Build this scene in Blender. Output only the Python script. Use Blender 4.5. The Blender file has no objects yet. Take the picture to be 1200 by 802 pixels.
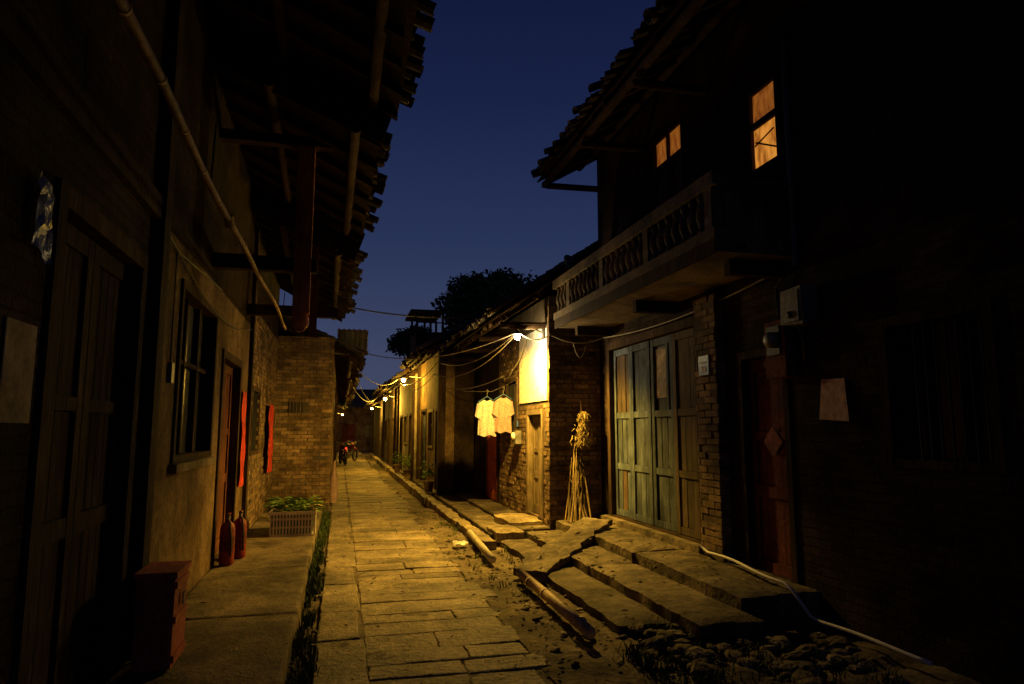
import bpy, math, random
from mathutils import Vector, Matrix, Euler, noise
random.seed(7)
R=random.uniform
scene=bpy.context.scene

# ------------------------------------------------------------------ materials
def mat(name,c1,c2,scale=3.0,rough=0.85,bump=0.3,bscale=25.0,var=0.5,dirt=0.5,brick=None,emit=None,estr=0,metal=0,stretch=(1,1,1),spec=0.3,edist=.02,dlo=.33,dhi=.62):
    m=bpy.data.materials.new(name); m.use_nodes=True
    nt=m.node_tree; N=nt.nodes; L=nt.links
    b=N['Principled BSDF']
    tc=N.new('ShaderNodeTexCoord'); mp=N.new('ShaderNodeMapping'); mp.inputs['Scale'].default_value=stretch
    L.new(tc.outputs['Object'],mp.inputs[0])
    n1=N.new('ShaderNodeTexNoise'); n1.inputs['Scale'].default_value=scale; n1.inputs['Detail'].default_value=3; n1.inputs['Roughness'].default_value=.7
    L.new(mp.outputs[0],n1.inputs['Vector'])
    r1=N.new('ShaderNodeValToRGB'); r1.color_ramp.elements[0].position=.35; r1.color_ramp.elements[1].position=.65
    r1.color_ramp.elements[0].color=(*c1,1); r1.color_ramp.elements[1].color=(*c2,1)
    L.new(n1.outputs[0],r1.inputs[0])
    col=r1.outputs[0]
    def mult(colin,fac_socket,lo,hi,a=0.0,bb=1.0):
        mr=N.new('ShaderNodeMapRange'); mr.inputs['From Min'].default_value=a; mr.inputs['From Max'].default_value=bb
        mr.inputs['To Min'].default_value=lo; mr.inputs['To Max'].default_value=hi
        L.new(fac_socket,mr.inputs[0])
        mx=N.new('ShaderNodeVectorMath'); mx.operation='SCALE'
        L.new(colin,mx.inputs[0]); L.new(mr.outputs[0],mx.inputs['Scale'])
        return mx.outputs[0]
    height=None
    if bump>0:
        n2=N.new('ShaderNodeTexNoise'); n2.inputs['Scale'].default_value=bscale; n2.inputs['Detail'].default_value=3; n2.inputs['Roughness'].default_value=.74
        L.new(mp.outputs[0],n2.inputs['Vector'])
        height=n2.outputs[0]
    if brick:
        bt=N.new('ShaderNodeTexBrick'); bt.inputs['Scale'].default_value=1; bt.inputs['Brick Width'].default_value=.25
        bt.inputs['Row Height'].default_value=.07; bt.inputs['Mortar Size'].default_value=.008; bt.inputs['Mortar Smooth'].default_value=.6
        bt.inputs['Color1'].default_value=(.6,.6,.6,1); bt.inputs['Color2'].default_value=(1.15,1.15,1.15,1); bt.inputs['Mortar'].default_value=(*brick,1)
        wob=N.new('ShaderNodeTexNoise'); wob.inputs['Scale'].default_value=6; wob.inputs['Detail'].default_value=2
        L.new(tc.outputs['UV'],wob.inputs['Vector'])
        va=N.new('ShaderNodeVectorMath'); va.operation='MULTIPLY_ADD'; va.inputs[1].default_value=(.03,.03,.03)
        L.new(wob.outputs['Color'],va.inputs[0]); L.new(tc.outputs['UV'],va.inputs[2]); L.new(va.outputs[0],bt.inputs['Vector'])
        mm=N.new('ShaderNodeVectorMath'); mm.operation='MULTIPLY'
        L.new(col,mm.inputs[0]); L.new(bt.outputs['Color'],mm.inputs[1]); col=mm.outputs[0]
        ad=N.new('ShaderNodeMath'); ad.operation='MULTIPLY_ADD'; ad.inputs[1].default_value=-.8
        L.new(bt.outputs['Fac'],ad.inputs[0]); L.new(n2.outputs[0],ad.inputs[2]); height=ad.outputs[0]
    if bump>0: col=mult(col,n2.outputs[0],.5,1.5,.25,.75)
    if dirt>0:
        n3=N.new('ShaderNodeTexNoise'); n3.inputs['Scale'].default_value=1.1; n3.inputs['Detail'].default_value=4; n3.inputs['Roughness'].default_value=.66
        L.new(tc.outputs['Object'],n3.inputs['Vector'])
        col=mult(col,n3.outputs[0],1-dirt,1+dirt*.4,dlo,dhi)
    if var>0:
        at=N.new('ShaderNodeAttribute'); at.attribute_name='var'
        col=mult(col,at.outputs['Fac'],1-var,1+var)
    L.new(col,b.inputs['Base Color'])
    b.inputs['Roughness'].default_value=rough
    b.inputs['Specular IOR Level'].default_value=spec
    b.inputs['Metallic'].default_value=metal
    if bump>0:
        bp=N.new('ShaderNodeBump'); bp.inputs['Strength'].default_value=bump; bp.inputs['Distance'].default_value=edist
        L.new(height,bp.inputs['Height']); L.new(bp.outputs[0],b.inputs['Normal'])
    if emit:
        b.inputs['Emission Color'].default_value=(*emit,1); b.inputs['Emission Strength'].default_value=estr
    return m
M={}
M['stone']=mat('flagstone',(.17,.13,.07),(.36,.285,.165),3.0,.75,.8,20,.2,.6,edist=.028)
M['step']=mat('step_stone',(.075,.058,.036),(.20,.16,.10),3.0,.88,.8,16,.35,.65,edist=.03)
M['dirt']=mat('dirt',(.10,.078,.045),(.22,.17,.10),3,.95,.8,18,0,.6)
M['conc']=mat('worn_concrete',(.09,.068,.04),(.19,.145,.085),2.2,.9,.7,30,.2,.6)
M['brick']=mat('brick',(.11,.068,.035),(.26,.175,.095),4,.9,.6,40,.45,.5)
M['mortar']=mat('mortar',(.05,.042,.03),(.11,.09,.065),6,.95,.6,40,.0,.4)
M['brickb']=mat('old_brick_wall',(.028,.019,.013),(.062,.042,.028),3,.95,.6,40,0,.6,brick=(.5,.48,.45),spec=.1)
M['plaster']=mat('mud_plaster',(.10,.062,.028),(.21,.14,.07),1.9,.94,.6,22,0,.65,spec=.15)
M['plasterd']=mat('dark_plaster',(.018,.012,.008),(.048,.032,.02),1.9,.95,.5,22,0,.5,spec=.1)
M['white']=mat('whitewash',(.70,.68,.62),(.86,.84,.78),2.5,.9,.3,20,0,.15)
M['woods']=mat('street_side_limewash',(.26,.22,.15),(.42,.37,.27),2.5,.9,.5,20,0,.5)
M['wood']=mat('old_wood',(.026,.017,.010),(.066,.041,.025),6,.9,.5,30,.3,.4,stretch=(1,1,.15),spec=.1)
M['woodh']=mat('old_beam_wood',(.024,.014,.008),(.058,.034,.020),6,.9,.5,30,.3,.3,spec=.1)
M['woodr']=mat('red_brown_timber',(.08,.03,.016),(.15,.055,.028),5,.85,.4,25,.2,.5,stretch=(1,1,.2),spec=.15)
M['woodp']=mat('red_painted_post',(.36,.13,.055),(.52,.20,.085),5,.85,.4,25,.2,.4,stretch=(1,1,.2),spec=.15)
M['doorg']=mat('weathered_blue_paint',(.035,.05,.07),(.115,.14,.17),7,.85,.6,26,.4,.6,stretch=(1,1,.25),spec=.2)
M['doorb']=mat('door_brown',(.05,.034,.022),(.10,.07,.045),5,.85,.5,26,.3,.5,stretch=(1,1,.15),spec=.2)
M['doory']=mat('pale_door_wood',(.17,.125,.065),(.29,.22,.125),5,.8,.5,26,.3,.5,stretch=(1,1,.15))
M['tile']=mat('clay_roof_tile',(.035,.03,.026),(.09,.075,.06),4,.9,.5,30,.4,.4)
M['glass']=mat('dark_window_glass',(.01,.01,.012),(.02,.02,.022),3,.35,0,8,0,0,spec=.3)
M['bamboo']=mat('bamboo',(.17,.10,.045),(.30,.185,.085),5,.65,.3,25,.2,.4)
M['bamboog']=mat('pale_bamboo',(.42,.29,.16),(.6,.43,.25),5,.6,.3,25,.2,.3)
M['stalk']=mat('dry_stalk',(.09,.062,.026),(.20,.14,.058),6,.85,.0,25,.5,0)
M['pvc']=mat('plastic_pipe',(.5,.43,.28),(.62,.55,.38),4,.5,.15,30,.1,.4)
M['hose']=mat('hose_plastic',(.7,.68,.64),(.82,.8,.77),4,.5,0,30,.1,0)
M['cable']=mat('cable_rubber',(.03,.03,.03),(.05,.05,.05),4,.6,.0,30,0,0)
M['cablel']=mat('lamplit_cable',(.25,.22,.16),(.35,.3,.22),4,.6,.0,30,0,0)  # lighter copy of the dark cable, with the lamp's light painted into its colour
M['red']=mat('red_paint',(.16,.015,.01),(.26,.028,.016),5,.6,.15,25,.1,.4)
M['redpaper']=mat('red_paper',(.44,.03,.016),(.60,.055,.025),6,.9,.4,18,.1,.4)
M['redbox']=mat('faded_red_wood',(.10,.026,.015),(.17,.045,.026),6,.8,.4,25,.2,.5,spec=.15)
M['redbin']=mat('red_painted_box',(.40,.085,.05),(.56,.13,.075),6,.75,.4,25,.2,.4)
M['paper']=mat('old_paper',(.20,.15,.095),(.34,.27,.18),5,.85,.3,15,0,.4)
M['notice']=mat('notice_card',(.5,.32,.22),(.62,.42,.3),5,.85,.3,15,0,.3)
M['metal']=mat('grey_metal',(.12,.115,.10),(.21,.20,.18),6,.55,.1,30,.1,.4,metal=.3)
M['cloth']=mat('white_cloth',(.40,.37,.35),(.50,.47,.44),4,.9,.2,30,0,.15)
M['cloth2']=mat('pinkish_cloth',(.34,.22,.19),(.42,.28,.24),4,.9,.2,30,0,.15)
M['crate']=mat('cream_plastic',(.6,.54,.42),(.72,.66,.52),5,.5,0,30,.1,.3)
M['veg']=mat('leaf_vegetable',(.09,.17,.03),(.2,.3,.07),10,.6,0,30,.5,0)
M['grass']=mat('grass_blades',(.03,.055,.012),(.075,.11,.025),8,.8,.0,30,.5,0)
M['leaf']=mat('tree_leaf',(.03,.05,.015),(.07,.10,.03),2,.8,.0,30,.5,0)
M['litter']=mat('dry_leaf',(.10,.06,.025),(.22,.15,.07),9,.8,.0,30,.5,0)
M['bark']=mat('bark',(.06,.045,.03),(.12,.09,.06),6,.95,.8,20,0,.3)
M['straw']=mat('straw',(.28,.20,.07),(.42,.31,.12),8,.8,0,30,.5,0)
M['blue']=mat('blue_enamel',(.04,.12,.45),(.06,.16,.55),5,.4,0,30,0,.2)
M['black']=mat('black_rubber',(.015,.015,.015),(.03,.03,.03),5,.6,0,30,0,0)
M['plastic']=mat('wrap_plastic',(.10,.14,.18),(.30,.34,.37),9,.3,.8,12,0,.3)
M['bulb']=mat('lit_bulb',(1,1,1),(1,1,1),2,.5,0,20,0,0,emit=(1,.86,.55),estr=260)
M['bulbf']=mat('lit_bulb_warm',(1,1,1),(1,1,1),2,.5,0,20,0,0,emit=(1,.72,.24),estr=25)
M['tail']=mat('red_tail_light',(.6,.02,.01),(.7,.03,.02),2,.3,0,20,0,0,emit=(1,.06,.02),estr=1.5)
M['blueplastic']=mat('blue_plastic',(.05,.12,.3),(.08,.18,.4),4,.5,0,20,0,.2)
def curtain(name,ca,cb,s):
    m=bpy.data.materials.new(name); m.use_nodes=True; nt=m.node_tree; N=nt.nodes; L=nt.links; b=N['Principled BSDF']
    tc=N.new('ShaderNodeTexCoord'); n=N.new('ShaderNodeTexNoise'); n.inputs['Scale'].default_value=6; n.inputs['Detail'].default_value=3
    mp=N.new('ShaderNodeMapping'); mp.inputs['Scale'].default_value=(1,2.5,.9); L.new(tc.outputs['Object'],mp.inputs[0]); L.new(mp.outputs[0],n.inputs['Vector'])
    r=N.new('ShaderNodeValToRGB'); r.color_ramp.elements[0].position=.38; r.color_ramp.elements[1].position=.62
    r.color_ramp.elements[0].color=(*ca,1); r.color_ramp.elements[1].color=(*cb,1); L.new(n.outputs[0],r.inputs[0])
    L.new(r.outputs[0],b.inputs['Emission Color']); b.inputs['Emission Strength'].default_value=s; b.inputs['Base Color'].default_value=(.2,.1,.04,1); return m
M['glowa']=curtain('lit_window_pane',(.36,.105,.010),(.90,.34,.045),.75)
M['glowb']=curtain('dim_lit_window_pane',(.22,.055,.006),(.42,.13,.016),.6)

# ------------------------------------------------------------------ mesh builder
class MB:
    def __init__(s): s.v=[];s.f=[];s.uv=[];s.c=[];s.m=[];s.sm=[];s.mats=[]
    def mi(s,k):
        if k not in s.mats: s.mats.append(k)
        return s.mats.index(k)
    def add(s,vs,fs,m,var=.5,smooth=False,T=None):
        if T is not None: vs=[T@Vector(v) for v in vs]
        else: vs=[Vector(v) for v in vs]
        o=len(s.v); s.v+=[tuple(v) for v in vs]; k=s.mi(m)
        for f in fs:
            s.f.append([o+i for i in f]); s.m.append(k); s.sm.append(smooth)
            p=[vs[i] for i in f]
            n=(p[1]-p[0]).cross(p[2]-p[0]); a=[abs(n.x),abs(n.y),abs(n.z)]; d=a.index(max(a))
            for q in p:
                s.uv.append((q.y,q.z) if d==0 else ((q.x,q.z) if d==1 else (q.x,q.y))); s.c.append(var)
    BF=[(0,3,2,1),(4,5,6,7),(0,1,5,4),(1,2,6,5),(2,3,7,6),(3,0,4,7)]
    def box(s,x0,x1,y0,y1,z0,z1,m,var=None,j=0,T=None):
        if x0>x1:x0,x1=x1,x0
        if y0>y1:y0,y1=y1,y0
        vs=[(x0,y0,z0),(x1,y0,z0),(x1,y1,z0),(x0,y1,z0),(x0,y0,z1),(x1,y0,z1),(x1,y1,z1),(x0,y1,z1)]
        if j: vs=[tuple(c+R(-j,j) for c in v) for v in vs]
        s.add(vs,MB.BF,m,R(0,1) if var is None else var,False,T)
    def slab(s,x0,x1,y0,y1,z0,z1,m,ch=.015,j=.01,jz=.006,var=None):
        "stone slab with chipped, rounded top edge"
        n=5
        def ring(inset,z):
            pts=[]
            cs=[(x0+inset,y0+inset),(x1-inset,y0+inset),(x1-inset,y1-inset),(x0+inset,y1-inset)]
            for i in range(4):
                a=cs[i];b=cs[(i+1)%4]
                for k in range(n):
                    t=k/n; pts.append([a[0]+(b[0]-a[0])*t,a[1]+(b[1]-a[1])*t,z])
            return pts
        off=[(R(-j,j),R(-j,j)) for _ in range(4*n)]
        tx=R(-jz,jz);ty=R(-jz,jz);dz=R(-jz,jz)
        rs=[]
        for inset,z in ((0,z0),(0,z1-ch),(ch*.4,z1-ch*.3),(ch*1.3,z1)):
            r=ring(inset,z)
            for i,p in enumerate(r):
                p[0]+=off[i][0];p[1]+=off[i][1]
                if z>z0: p[2]+=dz+tx*((p[0]-x0)/(x1-x0)-.5)*2+ty*((p[1]-y0)/(y1-y0)-.5)*2+R(-.0015,.0015)
            rs.append(r)
        vs=sum(rs,[]); c=4*n; fs=[]
        for k in range(3):
            for i in range(c):
                a=k*c+i;b=k*c+(i+1)%c
                fs.append((a,b,b+c,a+c))
        fs.append(tuple(range(3*c,4*c)))
        s.add(vs,fs,m,R(0,1) if var is None else var)
    def rslab(s,x0,x1,y0,y1,z0,z1,m,amp=.02,rnd=.03,edge=.04,st=.07,var=None):
        "rough-hewn slab: subdivided and displaced, worn outline"
        nx=max(3,int((x1-x0)/st));ny=max(3,int((y1-y0)/st)); sd=R(0,90)
        top=[];v=R(0,1) if var is None else var
        for jj in range(ny+1):
            for i in range(nx+1):
                u=i/nx;w=jj/ny
                x=x0+(x1-x0)*u;y=y0+(y1-y0)*w
                e=min(u,1-u)*(x1-x0);f=min(w,1-w)*(y1-y0); d=min(e,f)
                z=z1+amp*noise.noise((x*2+sd,y*2,1))+amp*.5*noise.noise((x*7+sd,y*7,2))
                if d<1e-6:
                    z-=rnd*R(.7,1.2)
                    kx=edge*noise.noise((x*3,y*3,sd)); ky=edge*noise.noise((x*3+5,y*3,sd))
                    x+=kx;y+=ky
                elif d<st*1.2: z-=rnd*.12
                top.append((x,y,z))
        n=len(top); bot=[(x,y,z0) for x,y,z in top]; fs=[]
        for jj in range(ny):
            for i in range(nx):
                a=jj*(nx+1)+i; fs.append((a,a+1,a+nx+2,a+nx+1))
        s.add(top,fs,m,v,True)
        per=[i for i in range(nx+1)]+[jj*(nx+1)+nx for jj in range(1,ny+1)]+[ny*(nx+1)+i for i in range(nx-1,-1,-1)]+[jj*(nx+1) for jj in range(ny-1,0,-1)]
        fs=[]
        for k in range(len(per)):
            a=per[k];b=per[(k+1)%len(per)]; fs.append((b,a,a+n,b+n))
        s.add(top+bot,fs,m,v,False)
    def tube(s,path,r,m,n=8,var=.5,cap=True):
        path=[Vector(p) for p in path]; rr=r if isinstance(r,(list,tuple)) else [r]*len(path)
        vs=[];fs=[]
        for i,p in enumerate(path):
            t=(path[min(i+1,len(path)-1)]-path[max(i-1,0)]).normalized()
            up=Vector((0,0,1)) if abs(t.z)<.9 else Vector((1,0,0))
            a=t.cross(up).normalized(); b=t.cross(a).normalized()
            for k in range(n):
                w=2*math.pi*k/n; vs.append(p+a*(rr[i]*math.cos(w))+b*(rr[i]*math.sin(w)))
        for i in range(len(path)-1):
            for k in range(n):
                a0=i*n+k;b0=i*n+(k+1)%n; fs.append((a0,b0,b0+n,a0+n))
        if cap: fs.append(tuple(range(n))); fs.append(tuple(range((len(path)-1)*n,len(path)*n)))
        s.add(vs,fs,m,var,True)
    def lathe(s,x,y,prof,m,n=12,var=.5,T=None):
        vs=[];fs=[]
        for r,z in prof:
            for k in range(n):
                w=2*math.pi*k/n; vs.append((x+r*math.cos(w),y+r*math.sin(w),z))
        for i in range(len(prof)-1):
            for k in range(n):
                a=i*n+k;b=i*n+(k+1)%n; fs.append((a,b,b+n,a+n))
        fs.append(tuple(range(n)));fs.append(tuple(range((len(prof)-1)*n,len(prof)*n)))
        s.add(vs,fs,m,var,True,T)
    def obj(s,name,parent=None):
        me=bpy.data.meshes.new(name); me.from_pydata(s.v,[],s.f)
        for k in s.mats: me.materials.append(M[k])
        me.polygons.foreach_set('material_index',s.m); me.polygons.foreach_set('use_smooth',s.sm)
        u=me.uv_layers.new(name='UVMap'); u.data.foreach_set('uv',[c for t in s.uv for c in t])
        a=me.attributes.new('var','FLOAT','CORNER'); a.data.foreach_set('value',s.c)
        me.update()
        o=bpy.data.objects.new(name,me); scene.collection.objects.link(o)
        if parent: o.parent=parent
        return o
def empty(name):
    e=bpy.data.objects.new(name,None); e.empty_display_size=.2; scene.collection.objects.link(e); return e

# ------------------------------------------------------------------ helpers
def wall_x(mb,x0,x1,y0,y1,z0,z1,ops,m):
    zs=sorted(set([z0,z1]+[z for o in ops for z in (o[2],o[3]) if z0<z<z1]))
    for a,b in zip(zs,zs[1:]):
        zc=(a+b)/2
        blk=sorted([(max(o[0],y0),min(o[1],y1)) for o in ops if o[2]<zc<o[3]])
        c=y0
        for p,q in blk:
            if p>c: mb.box(x0,x1,c,p,a,b,m)
            c=q
        if c<y1: mb.box(x0,x1,c,y1,a,b,m)
def bricks(put,a0,a1,z0,z1,ops=()):
    z=z0;row=0
    while z<z1-.03:
        y=a0-(row%2)*.125
        while y<a1:
            a=max(y,a0);b=min(y+.238,a1);zb=min(z+.06,z1)
            if b-a>.03:
                yc=(a+b)/2;zc=(z+zb)/2
                if not any(o[0]-.02<yc<o[1]+.02 and o[2]-.01<zc<o[3]+.01 for o in ops) and random.random()>.004:
                    put(a+R(0,.005),b-R(0,.005),z+R(-.002,.002),zb+R(-.003,.002),R(.002,.018))
            y+=.25
        z+=.07;row+=1
def bricks_x(mb,x,sgn,y0,y1,z0,z1,ops=()):
    bricks(lambda a,b,c,d,p: mb.box(x-sgn*.03,x+p*sgn,a,b,c,d,'brick',j=.003),y0,y1,z0,z1,ops)
def bricks_y(mb,y,sgn,x0,x1,z0,z1,ops=()):
    bricks(lambda a,b,c,d,p: mb.box(a,b,y-sgn*.03,y+p*sgn,c,d,'brick',j=.003),x0,x1,z0,z1,ops)
def tiles(mb,y0,y1,xe,ze,xr,zr,w=.2,xe2=None,ze2=None):
    if xe2 is None: xe2=xe
    if ze2 is None: ze2=ze
    nc=int((y1-y0)/w)
    for ci in range(nc*2+1):
        yc=y0+ci*w/2; t=(yc-y0)/(y1-y0)
        ex=xe+(xe2-xe)*t; ez=ze+(ze2-ze)*t
        sag=-.03*math.sin(t*math.pi*2.3)+R(-.01,.01)
        E=Vector((ex,yc,ez+sag)); S=Vector((xr-ex,0,zr-ez)); Ln=S.length; S.normalize()
        Nn=S.cross(Vector((0,1,0)));
        if Nn.z<0: Nn=-Nn
        cover=(ci%2==0)
        k=int(Ln/.17)
        edge=R(-.09,.07)
        for i in range(k):
            if i==0 and random.random()<.1: continue
            s0=i*.17+(edge if i==0 else R(-.012,.012)); s1=(i+1)*.17+.04
            jy=R(-.018,.018); rr=w*.36*R(.9,1.08)
            out=[];inn=[];bk=[]
            lift=R(.0,.02)
            for q in range(5):
                a=math.pi*(q/4); dy=-math.cos(a)*rr; h=math.sin(a)*rr*.75
                if cover: hh=.045+h
                else: hh=.05-h*.8
                base=E+Vector((0,dy+jy,0))
                out.append(base+S*s0+Nn*(hh+.022+lift)); inn.append(base+S*s0+Nn*(hh+.006+lift)); bk.append(base+S*s1+Nn*(hh+.0+.004))
            fs=[]
            for q in range(4):
                fs.append((q,q+1,q+11,q+10)); fs.append((q+5,q+6,q+1,q)); fs.append((q+5,q+15,q+16,q+6))
            bk2=[b-Nn*.012 for b in bk]
            mb.add(out+inn+bk+bk2,fs,'tile',R(0,1))
def roof(parent,y0,y1,xe,ze,xr,zr,w=.2,xe2=None,ze2=None,back=True,raft=.45,name='roof'):
    if xe2 is None: xe2=xe
    if ze2 is None: ze2=ze
    mb=MB(); tiles(mb,y0,y1,xe,ze,xr,zr,w,xe2,ze2)
    sg=1 if xr>xe else -1
    vs=[];
    for (y,x,z) in ((y0,xe,ze),(y1,xe2,ze2)):
        x+=sg*.06
        vs+=[(x,y,z-.035),(x,y,z-.005),(xr,y,zr+.0),(xr,y,zr-.03)]
    mb.add(vs,[(0,1,2,3),(7,6,5,4),(0,4,5,1),(1,5,6,2),(2,6,7,3),(3,7,4,0)],'woodh',.5)
    if back:
        xb=xr+(xr-xe)*.9; zb=ze
        vs=[(xr,y0,zr+.02),(xr,y1,zr+.02),(xb,y1,zb),(xb,y0,zb),(xr,y0,zr-.02),(xr,y1,zr-.02),(xb,y1,zb-.04),(xb,y0,zb-.04)]
        mb.add(vs,MB.BF,'tile',.5)
    y=y0
    while y<y1:
        mb.box(xr-.08,xr+.08,y,y+.24,zr+.03,zr+.16,'tile',j=.01); y+=.25
    mb.obj(name+'_tiles',parent)
    mb=MB()
    n=max(2,int((y1-y0)/raft))
    for i in range(n+1):
        y=y0+.06+(y1-y0-.12)*i/n; t=(y-y0)/(y1-y0)
        ex=xe+(xe2-xe)*t+sg*R(.05,.14); ez=ze+(ze2-ze)*t
        a=R(-.01,.01); q=.035
        z0=ez-.04
        vs=[]
        for yy in (y-q,y+q):
            vs+=[(ex,yy,z0-.08+a),(ex,yy,z0),(xr,yy,zr-.04),(xr,yy,zr-.13+a)]
        mb.add(vs,[(3,2,1,0),(4,5,6,7),(0,1,5,4),(1,2,6,5),(2,3,7,6),(3,0,4,7)],'woodh',R(0,1))
    for f in (.06,.22,.5,.8):
        pa=(xe+(xr-xe)*f,y0-.12,ze+(zr-ze)*f-.15); pb=(xe2+(xr-xe2)*f,y1+.1,ze2+(zr-ze2)*f-.15)
        mb.tube([pa,[(pa[i]+pb[i])/2+(R(-.02,.02) if i else 0) for i in range(3)],pb],.05,'woodh',8)
    mb.obj(name+'_rafters',parent)
def plank_door(mb,x,sg,y0,y1,z0,z1,m,leaves=1):
    w=(y1-y0)/leaves
    for l in range(leaves):
        a=y0+l*w+.006;b=a+w-.012; v=R(.2,.8)
        mb.box(x-sg*.03,x,a,b,z0+.01,z1-.01,m,v*.8)
        st=min(.08,w*.16)
        mb.box(x,x+sg*.022,a,a+st,z0+.01,z1-.01,m,v,j=.001)
        mb.box(x,x+sg*.022,b-st,b,z0+.01,z1-.01,m,v,j=.001)
        for zz,h in ((z0+.01,.14),(z0+(z1-z0)*.36,.1),(z0+(z1-z0)*.62,.07),(z1-.11,.1)):
            mb.box(x,x+sg*.020,a+st,b-st,zz,zz+h,m,v,j=.001)
        k=max(2,int((w-2*st)/.11))
        for i in range(k):
            c=a+st+(w-.012-2*st)*i/k
            mb.box(x-.001*sg,x+sg*R(.002,.007),c+.003,c+(w-.012-2*st)/k-.003,z0+.02,z1-.02,m,v+R(-.2,.2))
def frame(mb,x,sg,y0,y1,z0,z1,m,t=.07,proud=.02,deep=.16,sill=True):
    X0=x-sg*deep;X1=x+sg*proud
    mb.box(X0,X1,y0,y0+t,z0,z1,m); mb.box(X0,X1,y1-t,y1,z0,z1,m)
    mb.box(X0,X1,y0+t,y1-t,z1-t,z1,m)
    if sill: mb.box(X0,X1,y0+t,y1-t,z0,z0+t*.8,m)
def window(mb,x,sg,y0,y1,z0,z1,m='wood',cols=2,rows=2,bars=0,glass=True):
    frame(mb,x,sg,y0,y1,z0,z1,m)
    xg=x-sg*.1
    if glass: mb.box(xg-sg*.01,xg,y0+.06,y1-.06,z0+.05,z1-.06,'glass')
    for i in range(1,cols):
        c=y0+(y1-y0)*i/cols; mb.box(xg+sg*.001,xg+sg*.05,c-.025,c+.025,z0+.05,z1-.07,m)
    for i in range(1,rows):
        c=z0+(z1-z0)*i/rows+ .1; mb.box(xg+sg*.002,xg+sg*.045,y0+.07,y1-.07,c-.02,c+.02,m)
    for i in range(bars):
        c=y0+.07+(y1-y0-.14)*(i+.5)/bars
        mb.tube([(x-sg*.02,c,z0+.05),(x-sg*.02,c,z1-.07)],.008,'black',6)

# ------------------------------------------------------------------ ground
mb=MB(); mb.add([(-300,-300,-.09),(300,-300,-.09),(300,400,-.09),(-300,400,-.09)],[(0,1,2,3)],'dirt'); mb.obj('ground')
def relief(name,x0,x1,y0,y1,st,base,amp,m,fx=None):
    nx=max(2,int((x1-x0)/st));ny=int((y1-y0)/st); vs=[];fs=[]
    for j in range(ny+1):
        for i in range(nx+1):
            x=x0+(x1-x0)*i/nx;y=y0+(y1-y0)*j/ny
            z=base+amp*noise.noise((x*2.3,y*2.3,0))+amp*.5*noise.noise((x*7,y*7,3))+amp*.35*noise.noise((x*19,y*19,5))
            if fx: z+=fx(x,y)
            vs.append((x,y,z))
    for j in range(ny):
        for i in range(nx):
            a=j*(nx+1)+i; fs.append((a,a+1,a+nx+2,a+nx+1))
    mb=MB(); mb.add(vs,fs,m,.5,True); return mb.obj(name)
relief('dirt_verge',1.34,2.25,1.0,14,.04,-.002,.024,'dirt')
relief('dirt_yard',2.25,3.8,-1,5.6,.07,.03,.06,'dirt')
relief('gutter_soil',-.30,-.08,-1,45,.05,-.03,.015,'dirt')
relief('joint_soil',-.10,1.42,-1,30,.06,-.011,.012,'dirt')

mb=MB()
y=-1.0
while y<60:
    l=R(.6,1.2); mb.slab(-.12,.20+R(-.03,.03),y+.004,y+l-.005,-.12,.0,'stone',ch=.010,j=.008,jz=.004); y+=l
y=-1.0
while y<60:
    d=R(.26,.42)
    xs=[.22]; 
    nst=random.choice([1,1,2,2,2]); ex=1.40+R(-.12,.10)
    cuts=sorted([.22+(ex-.22)*(i+R(-.25,.25))/nst for i in range(1,nst)])
    xs+=cuts+[ex]
    for a,b in zip(xs,xs[1:]):
        e=R(-.010,.010)
        mb.slab(a+.004,b-.004,y+.004+e,y+d-.005+e,-.12,R(-.004,.003),'stone',ch=.010,j=.010,jz=.0045)
    y+=d
mb.obj('flagstone_road')
mb=MB()
def rock(mb,x,y,z,s,m='step'):
    vs=[];n=7
    prof=[(.55,-.4),(1,-.1),(.85,.35),(.4,.6)]
    jj=[R(.7,1.2) for _ in range(n)]
    T=Matrix.Translation((x,y,z))@Euler((R(-.3,.3),R(-.3,.3),R(0,6))).to_matrix().to_4x4()
    for r,h in prof:
        for k in range(n):
            w=2*math.pi*k/n; vs.append((s*r*jj[k]*math.cos(w)*1.2,s*r*jj[k]*math.sin(w),s*h*.7*R(.85,1.1)))
    fs=[(i*n+k,i*n+(k+1)%n,(i+1)*n+(k+1)%n,(i+1)*n+k) for i in range(3) for k in range(n)]
    fs.append(tuple(range(3*n,4*n)))
    mb.add(vs,fs,m,R(0,1),False,T)
for i in range(750):
    yy=R(3.2,13.5); xx=random.triangular(1.25,2.3,1.75)
    rock(mb,xx,yy,R(.0,.015),R(.005,.020) if random.random()<.96 else R(.03,.055),'dirt' if i%3 else 'stone')
for i in range(120): rock(mb,R(-.28,-.1),R(3.5,14),0,R(.008,.025))
for i in range(200): rock(mb,R(.0,1.4),R(3,16),.008,R(.003,.009))
for i in range(160): rock(mb,R(2.2,3.6),R(3.2,5.3),.05,R(.02,.10))
for i in range(60): rock(mb,R(2.2,3.7),R(5.3,9.3),.28 if i%2 else .2,R(.008,.025))
mb.obj('loose_stones')
mb=MB()
for i in range(420):
    reg=random.random()
    if reg<.4: x,y,z=R(1.2,2.1),R(3.5,14),.03
    elif reg<.6: x,y,z=R(-.28,1.3),R(3.5,16),.012
    elif reg<.75: x,y,z=R(-1.2,-.3),R(4.5,13.8),.162
    else: x,y,z=R(3.1,3.7),R(4.9,9.3),.315
    a=R(0,6.28);l=R(.015,.035);u=Vector((math.cos(a)*l,math.sin(a)*l,R(0,.012)));w=Vector((-math.sin(a)*l*.4,math.cos(a)*l*.4,R(0,.01)));p=Vector((x,y,z))
    mb.add([p-u,p+w,p+u,p-w+Vector((0,0,.004))],[(0,1,2,3)],'litter',R(0,1))
mb.obj('fallen_leaves')

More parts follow.
